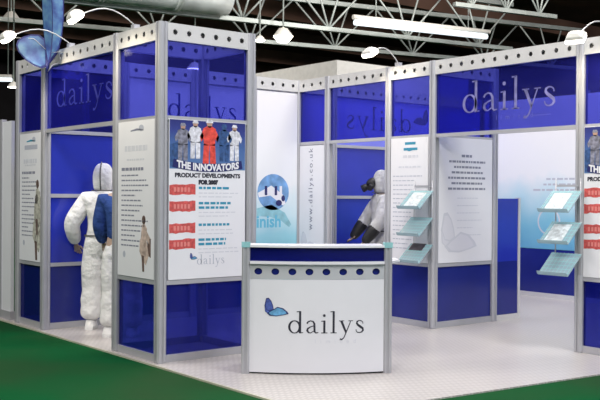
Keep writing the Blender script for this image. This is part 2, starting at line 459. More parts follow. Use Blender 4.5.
MB().tube([(12.25, 11.12, 6.06), (16.6, 10.3, 6.06)], 0.075, 10).build('tube', M['tube'], t, (12.2, 11.15, 5.95))
MB().tube([(12.2, 11.13, 6.2), (16.7, 10.28, 6.2)], 0.07, 6).build('batten', M['lampcase'], t, (12.2, 11.15, 5.95))
for q in (0.15, 0.85):
    p = along((12.25, 11.12, 6.26), (16.6, 10.3, 6.26), q)
    MB().tube([p, (p[0], p[1], 7.1)], 0.015, 6).build('hanger', M['steel'], t, (12.2, 11.15, 5.95))

def pendant(label, loc, r, flat=0.35):
    t = thing('pendant_lamp', label, 'lamp', loc, 0, 'high bay lamps in the hall roof')
    MB().lathe([(0.02, r * 0.9), (r * 0.45, r * 0.8), (r, 0.02), (r, 0)], n=20).build('shade', M['lampcase'], t)
    MB().lathe([(0.0, -r * flat), (r * 0.55, -r * flat * 0.8), (r * 0.97, -0.005), (r * 0.97, 0.01)], n=20).build('glowing_glass', M['lamp'], t)
    MB().tube([(0, 0, r * 0.85), (0, 0, 9.95 - loc[2])], 0.02, 6).build('hanger', M['steel'], t)
pendant('glowing high bay lamp over the white back wall graphic', (10.52, 11.97, 5.6), 0.26, 0.7)
pendant('small high bay lamp glowing beside the air duct end', (10.05, 12.35, 5.5), 0.14)
pendant('flat glowing lamp in the roof beyond the butterfly', (5.3, 17.2, 6.15), 0.24, 0.2)
pendant('small dim lamp hung low in the hall behind the narrow end tower', (4.75, 15.6, 4.15), 0.15, 0.2)
pendant('bright hall lamp seen just over the back wall beam', (8.75, 13.45, 4.75), 0.2, 0.4)
t = thing('tube_light', 'short fluorescent tube glowing low in the hall beyond the end tower', 'lamp', (4.9, 16.45, 4.4))
MB().tube([(4.2, 17.0, 4.43), (5.02, 16.4, 4.43)], 0.05, 8).build('tube', M['tube'], t, (4.9, 16.45, 4.4))
MB().tube([(4.2, 17.0, 4.52), (5.02, 16.4, 4.52)], 0.05, 6).build('batten', M['lampcase'], t, (4.9, 16.45, 4.4))
for q in (0.1, 0.9):
    p = along((4.2, 17.0, 4.55), (5.02, 16.4, 4.55), q)
    MB().tube([p, (p[0], p[1], 9.95)], 0.012, 6).build('hanger', M['steel'], t, (4.9, 16.45, 4.4))

# neighbouring stands behind
t = thing('neighbour_stand', 'cream fascia box of another stand rising behind the right-hand doorway', 'exhibition stand', (8.34, 7.3, -0.012))
o = (8.34, 7.3, -0.012)
MB().box(8.34, 12.4, 7.3, 11.0, 3.55, 4.27).build('fascia', M['fascia'], t, o)
for x, y in ((8.4, 7.36), (12.3, 7.36), (8.4, 10.9), (12.3, 10.9)):
    MB().box(x, x + 0.08, y, y + 0.08, -0.012, 3.55).build('post', M['alu'], t, o)
t = thing('neighbour_partition', 'white partition panel of the next stand beyond the narrow end tower', 'partition', (0, 4.3, -0.012))
o = (0, 4.3, -0.012)
MB().box(-0.02, 0.02, 3.42, 3.70, 0.10, 2.33).build('panel', M['white'], t, o)
MB().box(-0.03, 0.03, 3.70, 3.77, -0.012, 2.36).build('post', M['alu'], t, o)
MB().box(-0.02, 0.02, 3.77, 5.6, 0.10, 2.33).build('panel', M['blue'], t, o)
MB().box(-0.03, 0.03, 5.6, 5.67, -0.012, 2.36).build('post', M['alu'], t, o)
MB().box(-0.03, 0.03, 3.42, 3.70, -0.012, 0.10).build('foot_rail', M['alu'], t, o)
MB().box(-0.03, 0.03, 3.77, 5.6, -0.012, 0.10).build('foot_rail', M['alu'], t, o)

# ------------------------------------------------------------------ the shell-scheme frame system
HW = 0.045
def post_pts(x, y, hw=HW):
    c = hw * 0.32; g = 0.010; d = 0.010
    q = []
    for s in range(4):                                     # four faces, each with a slot groove, and cut corners
        a = s * PI / 2
        for u, v in ((-hw + c, -hw), (-g, -hw), (-g, -hw + d), (g, -hw + d), (g, -hw), (hw - c, -hw)):
            q.append((x + u * math.cos(a) - v * math.sin(a), y + u * math.sin(a) + v * math.cos(a)))
    return q
def post(parent, o, x, y, z1=3.0, z0=0.0):
    MB().prism(post_pts(x, y), z0 + 0.012, z1).box(x - 0.038, x + 0.038, y - 0.038, y + 0.038, z0, z0 + 0.0119).build('post', M['alu'], parent, o)
def runx(mb, y):   return mb.bend(lambda a, b, c: (a, y + b, c))
def runy(mb, x):   return mb.bend(lambda a, b, c: (x + b, -a, c))        # local x runs along -Y, front looks along -X
def hole_beam(parent, o, axis, c, a0, a1, z0=2.842, z1=2.996, name='perforated_beam'):
    L = abs(a1 - a0); n = max(2, round(L / 0.155))
    mb = MB()
    s0, s1 = (min(a0, a1), max(a0, a1)) if axis == 'x' else (-max(a0, a1), -min(a0, a1))
    for y0, y1 in ((-0.034, -0.028), (0.028, 0.034)):
        mb.holes(s0, s1, z0, z1, n, 0.024, 0.024, y0, y1)
    mb.box(s0, s1, -0.028, 0.028, z0, z0 + 0.006); mb.box(s0, s1, -0.028, 0.028, z1 - 0.006, z1)
    (runx if axis == 'x' else runy)(mb, c).build(name, M['alu_pale'], parent, o)
def rail(parent, o, axis, c, a0, a1, z, h=0.04, dpt=0.045, name='rail'):
    mb = MB()
    if axis == 'x': mb.box(a0, a1, c - dpt / 2, c + dpt / 2, z - h / 2, z + h / 2)
    else: mb.box(c - dpt / 2, c + dpt / 2, a0, a1, z - h / 2, z + h / 2)
    mb.build(name, M['alu'], parent, o)
def pane(parent, o, axis, c, a0, a1, z0, z1, m, name='acrylic_panel', th=0.006):
    mb = MB()
    if axis == 'x': mb.box(a0, a1, c - th / 2, c + th / 2, z0, z1)
    else: mb.box(c - th / 2, c + th / 2, a0, a1, z0, z1)
    return mb.build(name, m, parent, o)
def bay(parent, o, axis, c, p0, p1, rows, beam=True, foot=True):
    """fills the gap between two posts at p0 and p1; rows = [(z0, z1, material or None)]"""
    a0, a1 = min(p0, p1) + HW, max(p0, p1) - HW
    if beam: hole_beam(parent, o, axis, c, a0, a1)
    if foot: rail(parent, o, axis, c, a0, a1, 0.034, 0.066, name='foot_rail')
    zs = set()
    for z0, z1, mm in rows:
        lo = z0 + (0.0 if z0 < 0.1 else 0.02); hi = z1 - (0.0 if z1 > 2.8 else 0.02)
        if mm: pane(parent, o, axis, c, a0, a1, lo + 0.0005, hi - 0.0005, M[mm], 'white_panel' if mm == 'white' else 'acrylic_panel')
        for z in (z0, z1):
            if 0.1 < z < 2.8: zs.add(z)
    for z in sorted(zs): rail(parent, o, axis, c, a0, a1, z)
Z1, Z2, Z3, ZB, ZT = 0.705, 1.46, 2.16, 0.067, 2.842
XR, YB, XF = 3.52, 2.48, 7.2

# front corner tower
o = (0.0, 0.0, 0.0)
A = thing('display_tower', 'square blue and aluminium corner tower in front, carrying the poster with five workers', 'display tower', o)
for x, y in ((0, 0), (0.95, 0), (0, 0.8), (0.95, 0.8)): post(A, o, x, y)
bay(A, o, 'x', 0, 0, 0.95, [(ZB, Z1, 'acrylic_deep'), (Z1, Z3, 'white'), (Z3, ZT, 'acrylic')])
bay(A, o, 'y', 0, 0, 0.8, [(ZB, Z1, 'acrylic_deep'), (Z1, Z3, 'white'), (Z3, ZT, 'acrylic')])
bay(A, o, 'x', 0.8, 0, 0.95, [(ZB, Z1, None), (Z3, ZT, None)])
bay(A, o, 'y', 0.95, 0, 0.8, [(ZB, Z1, None), (Z3, ZT, None)])

# narrow end tower
o = (0.0, YB, 0.0)
B = thing('display_tower', 'narrow aluminium end tower with blue panels, farthest along the green carpet', 'display tower', o)
for x, y in ((0, YB), (0, 3.2), (0.8, 3.2)): post(B, o, x, y)
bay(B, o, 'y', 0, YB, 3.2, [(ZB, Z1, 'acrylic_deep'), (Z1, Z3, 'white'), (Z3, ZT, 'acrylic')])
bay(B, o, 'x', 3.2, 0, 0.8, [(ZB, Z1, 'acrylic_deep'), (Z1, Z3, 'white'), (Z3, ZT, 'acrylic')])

# header over the opening on the carpet side
o = (0.0, 1.64, Z3)
Hd = thing('header_panel', 'blue header with faint wordmark spanning the opening where the white suit stands', 'header sign', o)
bay(Hd, o, 'y', 0, 0.8, YB, [(Z3, ZT, 'acrylic')], foot=False)
mb = MB(); wordmark(mb, -2.2, 2.40, 0.165, -0.004, 0, 0.001, width=1.30)
runy(mb, 0).build('lettering', M['faint'], Hd, o, label='pale frosted wordmark reading dailys')

# back partition
o = (1.76, YB, 0.0)
K = thing('back_partition', 'long back wall of blue and white panels behind the suit dummies and counter', 'partition', o)
px = [0.95, 1.87, 2.76]
for x in px: post(K, o, x, YB)
post(K, o, 4.12, YB); post(K, o, 6.15, YB)
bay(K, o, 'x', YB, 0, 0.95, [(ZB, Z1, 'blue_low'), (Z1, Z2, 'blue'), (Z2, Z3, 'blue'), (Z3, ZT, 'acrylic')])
bay(K, o, 'x', YB, 0.95, 1.87, [(ZB, Z1, 'blue_low'), (Z1, ZT, 'white')])
bay(K, o, 'x', YB, 1.87, 2.76, [(ZB, Z1, 'blue_low'), (Z1, ZT, 'white')])
bay(K, o, 'x', YB, 2.76, XR, [(ZB, ZT, 'white')])
for a, b in ((XR, 4.12), (4.12, 6.15), (6.15, XF)):
    bay(K, o, 'x', YB, a, b, [(ZB, Z1, 'blue_low'), (Z1, Z2, 'blue'), (Z2, Z3, 'blue'), (Z3, ZT, 'blue_lit')])
mb = MB(); wordmark(mb, -5.62, 2.41, 0.19, 0.0, 1, 0.001, width=1.28)
logo_wings(mb, -5.98, 2.50, 0.26, 0.0, 1, 1, 1, 0.001)
mb.bend(lambda a, b, c: (-a, YB - b - 0.006, c)).build('lettering', [M['vinyl_blue'], M['vinyl_blue']], K, o, label='dark wordmark and butterfly on the rear header, seen mirrored from inside')
mb = MB(); wordmark(mb, 1.52, 2.40, 0.17, YB - 0.0032, 0, 0.001, width=1.0)
mb.build('lettering', M['vinyl_blue'], K, o, label='dark wordmark high on the white panels')

# right-hand wall of the stand room: white bay, doorway header, tower, return wall
o = (XR, 1.6, 0.0)
D = thing('side_partition', 'inner side wall with one white bay and an open blue-headed doorway', 'partition', o)
post(D, o, XR, YB); post(D, o, XR, 1.87)
bay(D, o, 'y', XR, 1.87, YB, [(ZB, Z3, 'white'), (Z3, ZT, 'acrylic')])
bay(D, o, 'y', XR, 0.76, 1.87, [(Z3, ZT, 'acrylic')], foot=False)
o = (XR, 0.05, 0.0)
E_ = thing('display_tower', 'aluminium corner tower behind the counter end, with white posters on two faces', 'display tower', o)
for x, y in ((XR, 0.76), (XR, 0.05), (4.55, 0.05)): post(E_, o, x, y)
bay(E_, o, 'y', XR, 0.05, 0.76, [(ZB, Z1, 'blue_low'), (Z1, Z3, 'white'), (Z3, ZT, 'acrylic')])
bay(E_, o, 'x', 0.05, XR, 4.55, [(ZB, Z1, 'blue_low'), (Z1, Z3, 'white'), (Z3, ZT, 'acrylic')])

# big header
o = (XR, -0.9, Z3)
G = thing('header_panel', 'wide blue header with the large frosted wordmark over the right-hand opening', 'header sign', o)
bay(G, o, 'y', XR, 0.05, -1.87, [(Z3, ZT, 'acrylic')], foot=False)
mb = MB(); wordmark(mb, 0.37, 2.385, 0.195, -0.004, 0, 0.001, width=1.22)
mb.word('limited', 1.07, 2.285, 0.075, -0.004, 0.001, 1, 'CENTER', 0.0, 2.2)
mb.rect(1.30, 1.52, 2.302, 2.308, -0.004, 0.001, 1)
runy(mb, XR).build('lettering', [M['frost'], mat('dim_vinyl', (0.10, 0.10, 0.38), 0.5)], G, o, label='pale frosted lettering reading dailys limited')

# right tower at the picture's edge
o = (XR, -1.87, 0.0)
T = thing('display_tower', 'blue tower nearest the front edge, its red-marked poster cut by the frame', 'display tower', o)
for x, y in ((XR, -1.87), (XR, -2.75)): post(T, o, x, y)
bay(T, o, 'y', XR, -1.87, -2.75, [(ZB, Z1, 'acrylic_deep'), (Z1, Z3, 'white'), (Z3, ZT, 'acrylic')])

# half-height panel and far inner wall
o = (4.85, 0.05, 0.0)
t = thing('half_panel', 'waist-high blue panel with white edge strip beside the inner corner post', 'panel', o)
MB().box(4.60, 4.99, 0.03, 0.07, 0.068, Z1).build('board', M['blue_low'], t, o)
MB().box(4.60, 4.99, 0.03, 0.07, Z1, 1.46).build('board', M['blue'], t, o)
MB().box(4.992, 5.03, 0.02, 0.08, 0.0, 1.47).build('edge_strip', M['alu_pale'], t, o)
MB().box(4.60, 4.99, 0.02, 0.08, 0.0, 0.066).build('foot_rail', M['alu_pale'], t, o)
o = (XF, 0.0, 0.0)
V = thing('inner_wall', 'far white and teal graphic wall with blue base seen through the wide opening', 'partition', o)
for y in (-3.0, -1.2, 0.62, 2.42): post(V, o, XF + 0.06, y, 3.0)
g = graded('white_to_teal_print', [(0.0, (0.14, 0.42, 0.62)), (0.16, (0.22, 0.53, 0.68)), (0.32, (0.48, 0.68, 0.77)), (0.5, (0.76, 0.77, 0.80)), (1.0, (0.80, 0.78, 0.79))], 0.72, 2.9)
for a, b in ((-3.0, -1.2), (-1.2, 0.62), (0.62, 2.42)):
    MB().box(XF, XF + 0.012, a + 0.004, b - 0.004, 0.715, 2.95).build('graphic_panel', g, V, o)
    MB().box(XF, XF + 0.012, a + 0.004, b - 0.004, 0.067, 0.71).build('kick_panel', M['blue_low'], V, o)
    MB().box(XF - 0.01, XF + 0.012, a + 0.004, b - 0.004, 0.0, 0.066).build('foot_rail', M['alu_pale'], V, o)
mb = MB()
for k, (z, a, b) in enumerate(((1.745, 0.25, 1.25), (1.665, 0.2, 1.3), (1.585, 0.2, 1.48))):
    y = -b
    while y < -a - 0.02:
        L = random.uniform(0.05, 0.13); mb.rect(y, min(y + L, -a), z - 0.014, z + 0.014, 0.0, 0.001, 0); y += L + 0.025
runy(mb, XF).build('printed_lines', M['pale_ink'], V, o, label='three lines of grey print')
mb = MB()
for cy, cz, r in ((1.2, 1.12, 0.20), (0.85, 1.02, 0.1), (1.05, 1.42, 0.14)):
    n = 28
    for i in range(n):
        a0, a1 = 2 * PI * i / n, 2 * PI * (i + 1) / n
        mb.flat([(-cy + r * math.cos(a0), cz + r * math.sin(a0)), (-cy + r * math.cos(a1), cz + r * math.sin(a1)),
                 (-cy + r * 0.88 * math.cos(a1), cz + r * 0.88 * math.sin(a1)), (-cy + r * 0.88 * math.cos(a0), cz + r * 0.88 * math.sin(a0))], 0.0, 0.0008, 0)
runy(mb, XF).build('printed_rings', M['mark'], V, o, label='faint pale rings in the print')

# ------------------------------------------------------------------ posters (local: x right, z up, front along -y)
TH = 0.005
def lines(mb, x0, x1, ztop, n, pitch, h, y, m=0, ragged=0.4, centre=False, wordy=True):
    for i in range(n):
        L = (x1 - x0) * (1 - random.random() * ragged)
        a = x0 if not centre else (x0 + x1) / 2 - L / 2
        e = a + L
        while a < e - 0.005:
            wd = random.uniform(0.025, 0.07) if wordy else L
            mb.rect(a, min(a + wd, e), ztop - i * pitch - h, ztop - i * pitch, y, 0.001, m); a += wd + 0.012
    return mb
def line_parts(t, m, *a, **k):
    x0, x1, ztop, n, pitch, h, y = a
    for i in range(n):
        lines(MB(), x0, x1, ztop - i * pitch, 1, pitch, h, y, 0, k.get('ragged', .4), k.get('centre', False)).build('text_line', m, t)
def board(name, label, cat, loc, rz, wdt, hgt, material=None, group=None):
    t = thing(name, label, cat, loc, rz, group)
    MB().box(-wdt / 2, wdt / 2, -TH, 0, 0, hgt).build('sheet', material or M['white'], t)
    return t
def worker(mb, x, z, h, mm, mh, hat=None, stance=0.13):
    """a tiny printed figure: legs, trunk, folded arms, head"""
    y = -TH - 0.0012
    mb.flat([(x - stance * h - .02 * h, z), (x - .02 * h, z), (x - .005 * h, z + .42 * h), (x - .15 * h, z + .46 * h)], y, 0.001, mm)
    mb.flat([(x + .02 * h, z), (x + stance * h + .02 * h, z), (x + .15 * h, z + .46 * h), (x + .005 * h, z + .42 * h)], y, 0.001, mm)
    mb.flat([(x - .15 * h, z + .42 * h), (x + .15 * h, z + .42 * h), (x + .17 * h, z + .8 * h), (x + .06 * h, z + .86 * h), (x - .06 * h, z + .86 * h), (x - .17 * h, z + .8 * h)], y, 0.001, mm)
    for s in (-1, 1):
        mb.flat([(x + s * .15 * h, z + .8 * h), (x + s * .26 * h, z + .62 * h), (x + s * .22 * h, z + .5 * h), (x + s * .12 * h, z + .62 * h)], y - 0.0002, 0.001, mm)
    mb.disc(x, z + .91 * h, .075 * h, .09 * h, y, 0.001, mh)
    if hat is not None:
        mb.flat([(x - .1 * h, z + .93 * h), (x + .1 * h, z + .93 * h), (x + .06 * h, z + 1.01 * h), (x - .06 * h, z + 1.01 * h)], y - 0.001, 0.001, hat)
PIC = [graded('poster_blue_photo', [(0, (0.10, 0.20, 0.42)), (0.45, (0.06, 0.13, 0.34)), (0.75, (0.035, 0.05, 0.25)), (1, (0.02, 0.025, 0.16))], 1.0, 1.44),
       mat('print_white_suit', (0.66, 0.66, 0.72), 0.5, noise=0.3, nscale=30), mat('print_red_suit', (0.70, 0.07, 0.05), 0.5, noise=0.3, nscale=25),
       mat('print_grey_gear', (0.20, 0.20, 0.26), 0.5, noise=0.5, nscale=30), mat('print_navy_suit', (0.03, 0.08, 0.22), 0.5, noise=0.4, nscale=30),
       mat('print_skin', (0.45, 0.28, 0.22), 0.5), M['white']]
def arch(x0, z0, bow, W2):
    return lambda a, b: (a, b + bow * (1 - (a / W2) ** 2) * -1 + bow)
def big_poster(label, loc, rz, wdt=0.82):
    H = 1.425
    t = board('display_poster', label, 'poster', loc, rz, wdt, H)
    h2 = wdt / 2
    mb = MB().rect(-h2 + .004, h2 - .004, 0.985, H - .004, -TH, 0.001, 0)
    mb.flat([(-h2 + .01, 1.0), (-h2 + 0.15, 1.0), (-h2 + 0.15, 1.24), (-h2 + .01, 1.2)], -TH - .0002, 0.001, 4)
    worker(mb, -0.27, 1.06, 0.33, 3, 5, 3); worker(mb, -0.14, 1.08, 0.34, 1, 5, 1)
    worker(mb, 0.01, 1.035, 0.40, 2, 5, 1, 0.16); worker(mb, 0.17, 1.06, 0.34, 4, 4, 4); worker(mb, 0.285, 1.07, 0.33, 1, 5, 1)
    mb.build('photograph', PIC, t, label='printed photograph of five workers in coloured suits on blue')
    bow = lambda a, b: (a, b - 0.045 * (1 - (a / h2) ** 2))
    P = []
    for i in range(15):
        a = -h2 + 0.04 + (wdt - 0.08) * i / 14; P.append((*bow(a, 1.045), 0.075))
    mb = MB().ribbon(P, -TH - 0.0024, 0.0008, 0)
    mb.word('THE INNOVATORS', 0, 1.018, 0.085, -TH - 0.004, 0.0006, 1, 'CENTER', 0.004, 1.0, 0.92, bow)
    mb.build('banner', [M['navy_ink'], M['white']], t, label='curved dark banner reading THE INNOVATORS in white')
    mb = MB().word('PRODUCT DEVELOPMENTS', 0, 0.912, 0.051, -TH, 0.001, 0, 'CENTER', 0.003, 1.0, 1.12)
    mb.word('FOR 2007', 0, 0.852, 0.049, -TH, 0.001, 0, 'CENTER', 0.005)
    mb.build('heading', M['ink'], t, label='bold dark heading')
    for i, z in enumerate((0.800, 0.650, 0.456, 0.313)):
        pts = []
        for k in range(9): pts.append((-h2 + 0.005 + 0.27 * k / 8, z - 0.042 + random.uniform(-.008, .006)))
        for k in range(9): pts.append((-h2 + 0.005 + 0.27 * (8 - k) / 8, z + 0.04 + 0.010 * (8 - k) / 8 + random.uniform(-.006, .006)))
        mb = MB().flat(pts, -TH, 0.001, 0)
        x = -h2 + 0.05
        for k in range(5):
            mb.rect(x, x + 0.022, z - 0.02, z + 0.02, -TH - 0.001, 0.0006, 1); x += 0.036
        mb.build('red_flash', [M['red'], mat('red_flash_print', (0.72, 0.24, 0.22), 0.5)], t)
    for z, n, l in ((0.828, 1, 0.40), (0.69, 2, 0.42), (0.495, 1, 0.34), (0.36, 2, 0.30)):
        lines(MB(), -h2 + 0.31, -h2 + 0.31 + l, z, n, 0.040, 0.022, -TH, 0, 0.25).build('subheading', M['teal_ink'], t)
    for z in (0.775, 0.600, 0.44, 0.27):
        lines(MB(), -h2 + 0.31, h2 - 0.06, z, 2, 0.034, 0.009, -TH, 0, 0.3).build('small_print', M['mark'], t)
    mb = MB(); logo_wings(mb, -0.19, 0.165, 0.065, -TH, 0, 1, 2)
    wordmark(mb, -0.115, 0.125, 0.052, -TH, 3, 0.001, width=0.30)
    mb.build('wordmark', LOGO + [M['pale_ink']], t)
    return t
big_poster('white poster with five printed workers and four red flashes on the front corner tower', (0.475, -0.0235, 0.728), 0)
big_poster('white poster with red flashes beside the wire rack, cut off by the frame', (XR - 0.0235, -2.31, 0.728), -PI / 2, 0.78)

def fig_print(mb, x, z, h, m0, m1):
    """half-stripped printed model seated or standing at the poster's edge"""
    y = -TH
    mb.flat([(x - .10 * h, z + .55 * h), (x + .10 * h, z + .52 * h), (x + .13 * h, z + .78 * h), (x + .04 * h, z + .86 * h), (x - .05 * h, z + .84 * h)], y, 0.001, m0)
    mb.flat([(x - .12 * h, z + .58 * h), (x + .12 * h, z + .55 * h), (x + .20 * h, z + .30 * h), (x + .10 * h, z + .12 * h), (x - .02 * h, z + .2 * h), (x - .14 * h, z + .36 * h)], y - .0003, 0.001, m0)
    mb.flat([(x - .06 * h, z + .3 * h), (x + .03 * h, z + .28 * h), (x + .04 * h, z), (x - .03 * h, z)], y - .0006, 0.001, m1)
    mb.flat([(x + .1 * h, z + .75 * h), (x + .24 * h, z + .62 * h), (x + .22 * h, z + .5 * h), (x + .06 * h, z + .6 * h)], y - .0006, 0.001, m0)
    mb.disc(x + .01 * h, z + .93 * h, .065 * h, .08 * h, y, 0.001, m1)
    mb.flat([(x + .14 * h, z + .62 * h), (x + .27 * h, z + .60 * h), (x + .27 * h, z + .26 * h), (x + .16 * h, z + .3 * h)], y, 0.0008, m1)
BR = [mat('print_tan', (0.50, 0.39, 0.34), 0.5, noise=0.4, nscale=20), mat('print_brown', (0.13, 0.085, 0.075), 0.5, noise=0.4, nscale=20), mat('print_khaki', (0.42, 0.41, 0.36), 0.5, noise=0.5, nscale=22)]
def list_poster(label, loc, rz, wdt, kind):
    H = 1.425; h2 = wdt / 2
    t = board('information_poster', label, 'poster', loc, rz, wdt, H)
    if kind in (0, 1):
        mb = MB().ribbon([(-0.10, 1.335, .010), (0.02, 1.345, .02), (0.14, 1.335, .010)], -TH, .001, 0)
        mb.disc(0.10, 1.355, 0.045, 0.03, -TH, 0.001, 1)
        if kind == 1: mb.rect(-h2 + .14, h2 - .10, 1.245, 1.295, -TH, .001, 1)
        mb.build('emblem', [M['teal_ink'] if kind == 1 else M['grey_ink'], M['pale_ink']], t)
        line_parts(t, M['mark'], -h2 * 0.62, h2 * 0.62, 1.20 if kind == 0 else 1.14, 1, .05, 0.05, -TH, ragged=0.0)
        line_parts(t, M['mark'], -h2 * 0.5, h2 * 0.5, 1.08, 1, .03, 0.016, -TH, ragged=0.0)
        line_parts(t, M['grey_ink'], -h2 + 0.07, h2 * 0.45, 1.0, 1, .03, 0.028, -TH, ragged=0.0)
        for i in range(15):
            line_parts(t, M['grey_ink'], -h2 + 0.07, h2 * 0.7 if i % 4 else h2 * 0.2, 0.935 - i * 0.046, 1, .03, 0.013, -TH, ragged=0.35)
        mb = MB()
        if kind == 0: fig_print(mb, h2 - 0.19, 0.06, 0.50, 0, 1)
        else: fig_print(mb, h2 - 0.12, 0.02, 0.72, 2, 1); fig_print(mb, h2 - 0.10, 0.30, 0.6, 2, 1)
        mb.build('photograph', BR, t, label='small printed photograph of a posing model')
        MB().disc(-h2 + 0.13, 0.20, 0.025, 0.03, -TH, .001).build('seal', M['pale_ink'], t)
    else:
        mb = MB()
        for i, (a, b) in enumerate(((0.02, 0.19), (0.0, 0.22))):
            mb.rect(-0.09 + a, -0.09 + b, 1.345 - i * .065, 1.375 - i * .065, -TH, .001, 0)
        mb.ribbon([(-0.09, 1.30, .014), (0.0, 1.285, .03), (0.13, 1.30, .014)], -TH - .001, .001, 0)
        mb.build('emblem', M['teal_ink'], t)
        line_parts(t, M['mark'], -0.1, 0.14, 1.225, 1, .03, .03, -TH, ragged=0.0)
        line_parts(t, M['mark'], -0.17, 0.2, 1.10, 1, .03, .02, -TH, ragged=0.0)
        line_parts(t, M['pale_ink'], -h2 + 0.04, h2 - 0.06, 0.99, 17, 0.052, 0.011, -TH, ragged=0.55)
    return t
list_poster('white list poster with crouching tan figure on the carpet side of the corner tower', (-0.0235, 0.405, 0.728), -PI / 2, 0.68, 0)
list_poster('white poster with teal emblem and khaki figures on the narrow end tower', (-0.0235, 2.84, 0.728), -PI / 2, 0.60, 1)
list_poster('white text poster with teal emblem behind the wire rack near the counter', (XR - 0.0235, 0.405, 0.728), -PI / 2, 0.60, 2)

# return-wall poster with centred verse and butterfly watermark
t = board('information_poster', 'white poster with centred dark paragraph and ghost butterfly, facing the wide opening', 'poster', (4.035, 0.05 - 0.0235, 0.728), 0, 0.92, 1.425)
line_parts(t, M['grey_ink'], -0.08, 0.12, 1.235, 1, .03, .03, -TH, ragged=0.1)
line_parts(t, M['grey_ink'], -0.33, 0.37, 1.165, 6, .062, .024, -TH, ragged=0.35, centre=True)
line_parts(t, M['mark'], -0.15, 0.38, 0.74, 6, .085, .010, -TH, ragged=0.5)
mb = MB(); logo_wings(mb, -0.42, 0.06, 0.50, -TH, 1, 1, 0); mb.build('butterfly_print', [M['mark'], mat('ghost_print', (0.69, 0.69, 0.75), 0.5)], t)

# white bay with the upright web address
t = board('display_banner', 'plain white banner with upright grey lettering in the inner corner', 'banner', (XR - 0.0235, 2.175, 0.10), -PI / 2, 0.50, 2.03)
mb = MB().word('www.dailys.co.uk', 0, 0, 0.115, -TH, .001, 0, 'LEFT', 0.001, 1.3)
mb.bend(lambda a, b, c: (-c + 0.02, b, a + 0.93))
mb.build('lettering', M['grey_ink'], t, label='grey upright web address')
mb = MB(); logo_wings(mb, -0.21, 0.62, 0.28, -TH, 1, 1, 0); mb.build('butterfly_print', [M['mark'], mat('ghost_print', (0.69, 0.69, 0.75), 0.5)], t)

# white back-wall graphic with round photo
gm = graded('white_to_aqua_print', [(0.0, (0.20, 0.50, 0.60)), (0.14, (0.30, 0.60, 0.70)), (0.28, (0.56, 0.73, 0.80)), (0.45, (0.76, 0.78, 0.81)), (1.0, (0.80, 0.78, 0.80))], 0.6, 2.7)
t = board('display_banner', 'tall white and aqua banner with round photo on the back wall beside the tower', 'banner', (3.14, YB - 0.0235, 0.08), 0, 0.66, 2.74, gm)
mb = MB().disc(-0.06, 1.44, 0.255, 0.235, -TH, .001, 0, 30)
mb.ribbon([(-0.30, 1.40, .06), (-0.1, 1.46, .13), (0.06, 1.36, .12), (0.12, 1.28, .05)], -TH - .001, .001, 1)
mb.disc(0.03, 1.30, 0.05, 0.04, -TH - .002, .001, 2); mb.disc(0.10, 1.36, 0.03, 0.04, -TH - .002, .001, 2)
for k in range(4): mb.rect(-0.2 + k * .08, -0.16 + k * .08, 1.40, 1.52, -TH - .002, .001, 1 if k % 2 else 2)
mb.build('round_photo', [mat('print_sky', (0.16, 0.33, 0.60), 0.5, noise=0.3, nscale=8), M['white'], M['navy_ink']], t, label='round blue printed photo of machine parts')
MB().ribbon([(-0.32, 1.18, .10), (-0.1, 1.20, .16), (0.1, 1.12, .12), (0.22, 1.0, .05)], -TH, .001).build('swoosh', mat('print_aqua', (0.26, 0.52, 0.60), 0.5, noise=0.2, nscale=9), t)
MB().word('inish', -0.33, 0.99, 0.22, -TH - .001, .001, 0, 'LEFT', 0.006).build('lettering', mat('print_ice', (0.13, 0.48, 0.66), 0.5), t, label='pale blue word cut off by the tower')

# ------------------------------------------------------------------ literature racks
def rack(label, loc, group):
    t = thing('literature_rack', label, 'leaflet rack', loc, -PI / 2, group)      # local x to picture right, front along -y
    for x in (-0.14, 0.14):
        MB().tube([(x, -0.004, 0.0), (x, -0.004, 0.92)], 0.006, 6).build('upright', M['alu'], t)
    for z in (0.12, 0.46, 0.84):
        MB().box(-0.14, 0.14, -0.001, 0.0015, z, z + 0.02).build('bracket', M['alu'], t)
    for z in (0.0, 0.30, 0.60):
        mb = MB()
        mb.add([(-0.17, -0.24, z), (0.17, -0.24, z), (0.17, -0.02, z + 0.20), (-0.17, -0.02, z + 0.20),
                (-0.17, -0.236, z - 0.006), (0.17, -0.236, z - 0.006), (0.17, -0.012, z + 0.194), (-0.17, -0.012, z + 0.194)],
               [(0, 1, 2, 3), (7, 6, 5, 4), (0, 4, 5, 1), (1, 5, 6, 2), (2, 6, 7, 3), (3, 7, 4, 0)])
        mb.add([(-0.17, -0.246, z), (0.17, -0.246, z), (0.17, -0.262, z + 0.03), (-0.17, -0.262, z + 0.03),
                (-0.17, -0.241, z), (0.17, -0.241, z), (0.17, -0.257, z + 0.032), (-0.17, -0.257, z + 0.032)],
               [(0, 1, 2, 3), (7, 6, 5, 4), (0, 4, 5, 1), (1, 5, 6, 2), (2, 6, 7, 3), (3, 7, 4, 0)])
        s = mb.build('tray', M['mesh'], t)
        wv = MB()
        for k in range(8):
            x = -0.15 + k * 0.0425
            wv.add([(x, -0.238, z + .004), (x + .006, -0.238, z + .004), (x + .006, -0.022, z + .202), (x, -0.022, z + .202)], [(0, 1, 2, 3)])
        for k in range(6):
            f = (k + .5) / 6; y = -0.238 + .216 * f; zz = z + .004 + .198 * f
            wv.add([(-.168, y, zz + .0005), (.168, y, zz + .0005), (.168, y + .005, zz + .0055), (-.168, y + .005, zz + .0055)], [(0, 1, 2, 3)])
        wv.build('wire_grid', M['turq'], s)
    return t
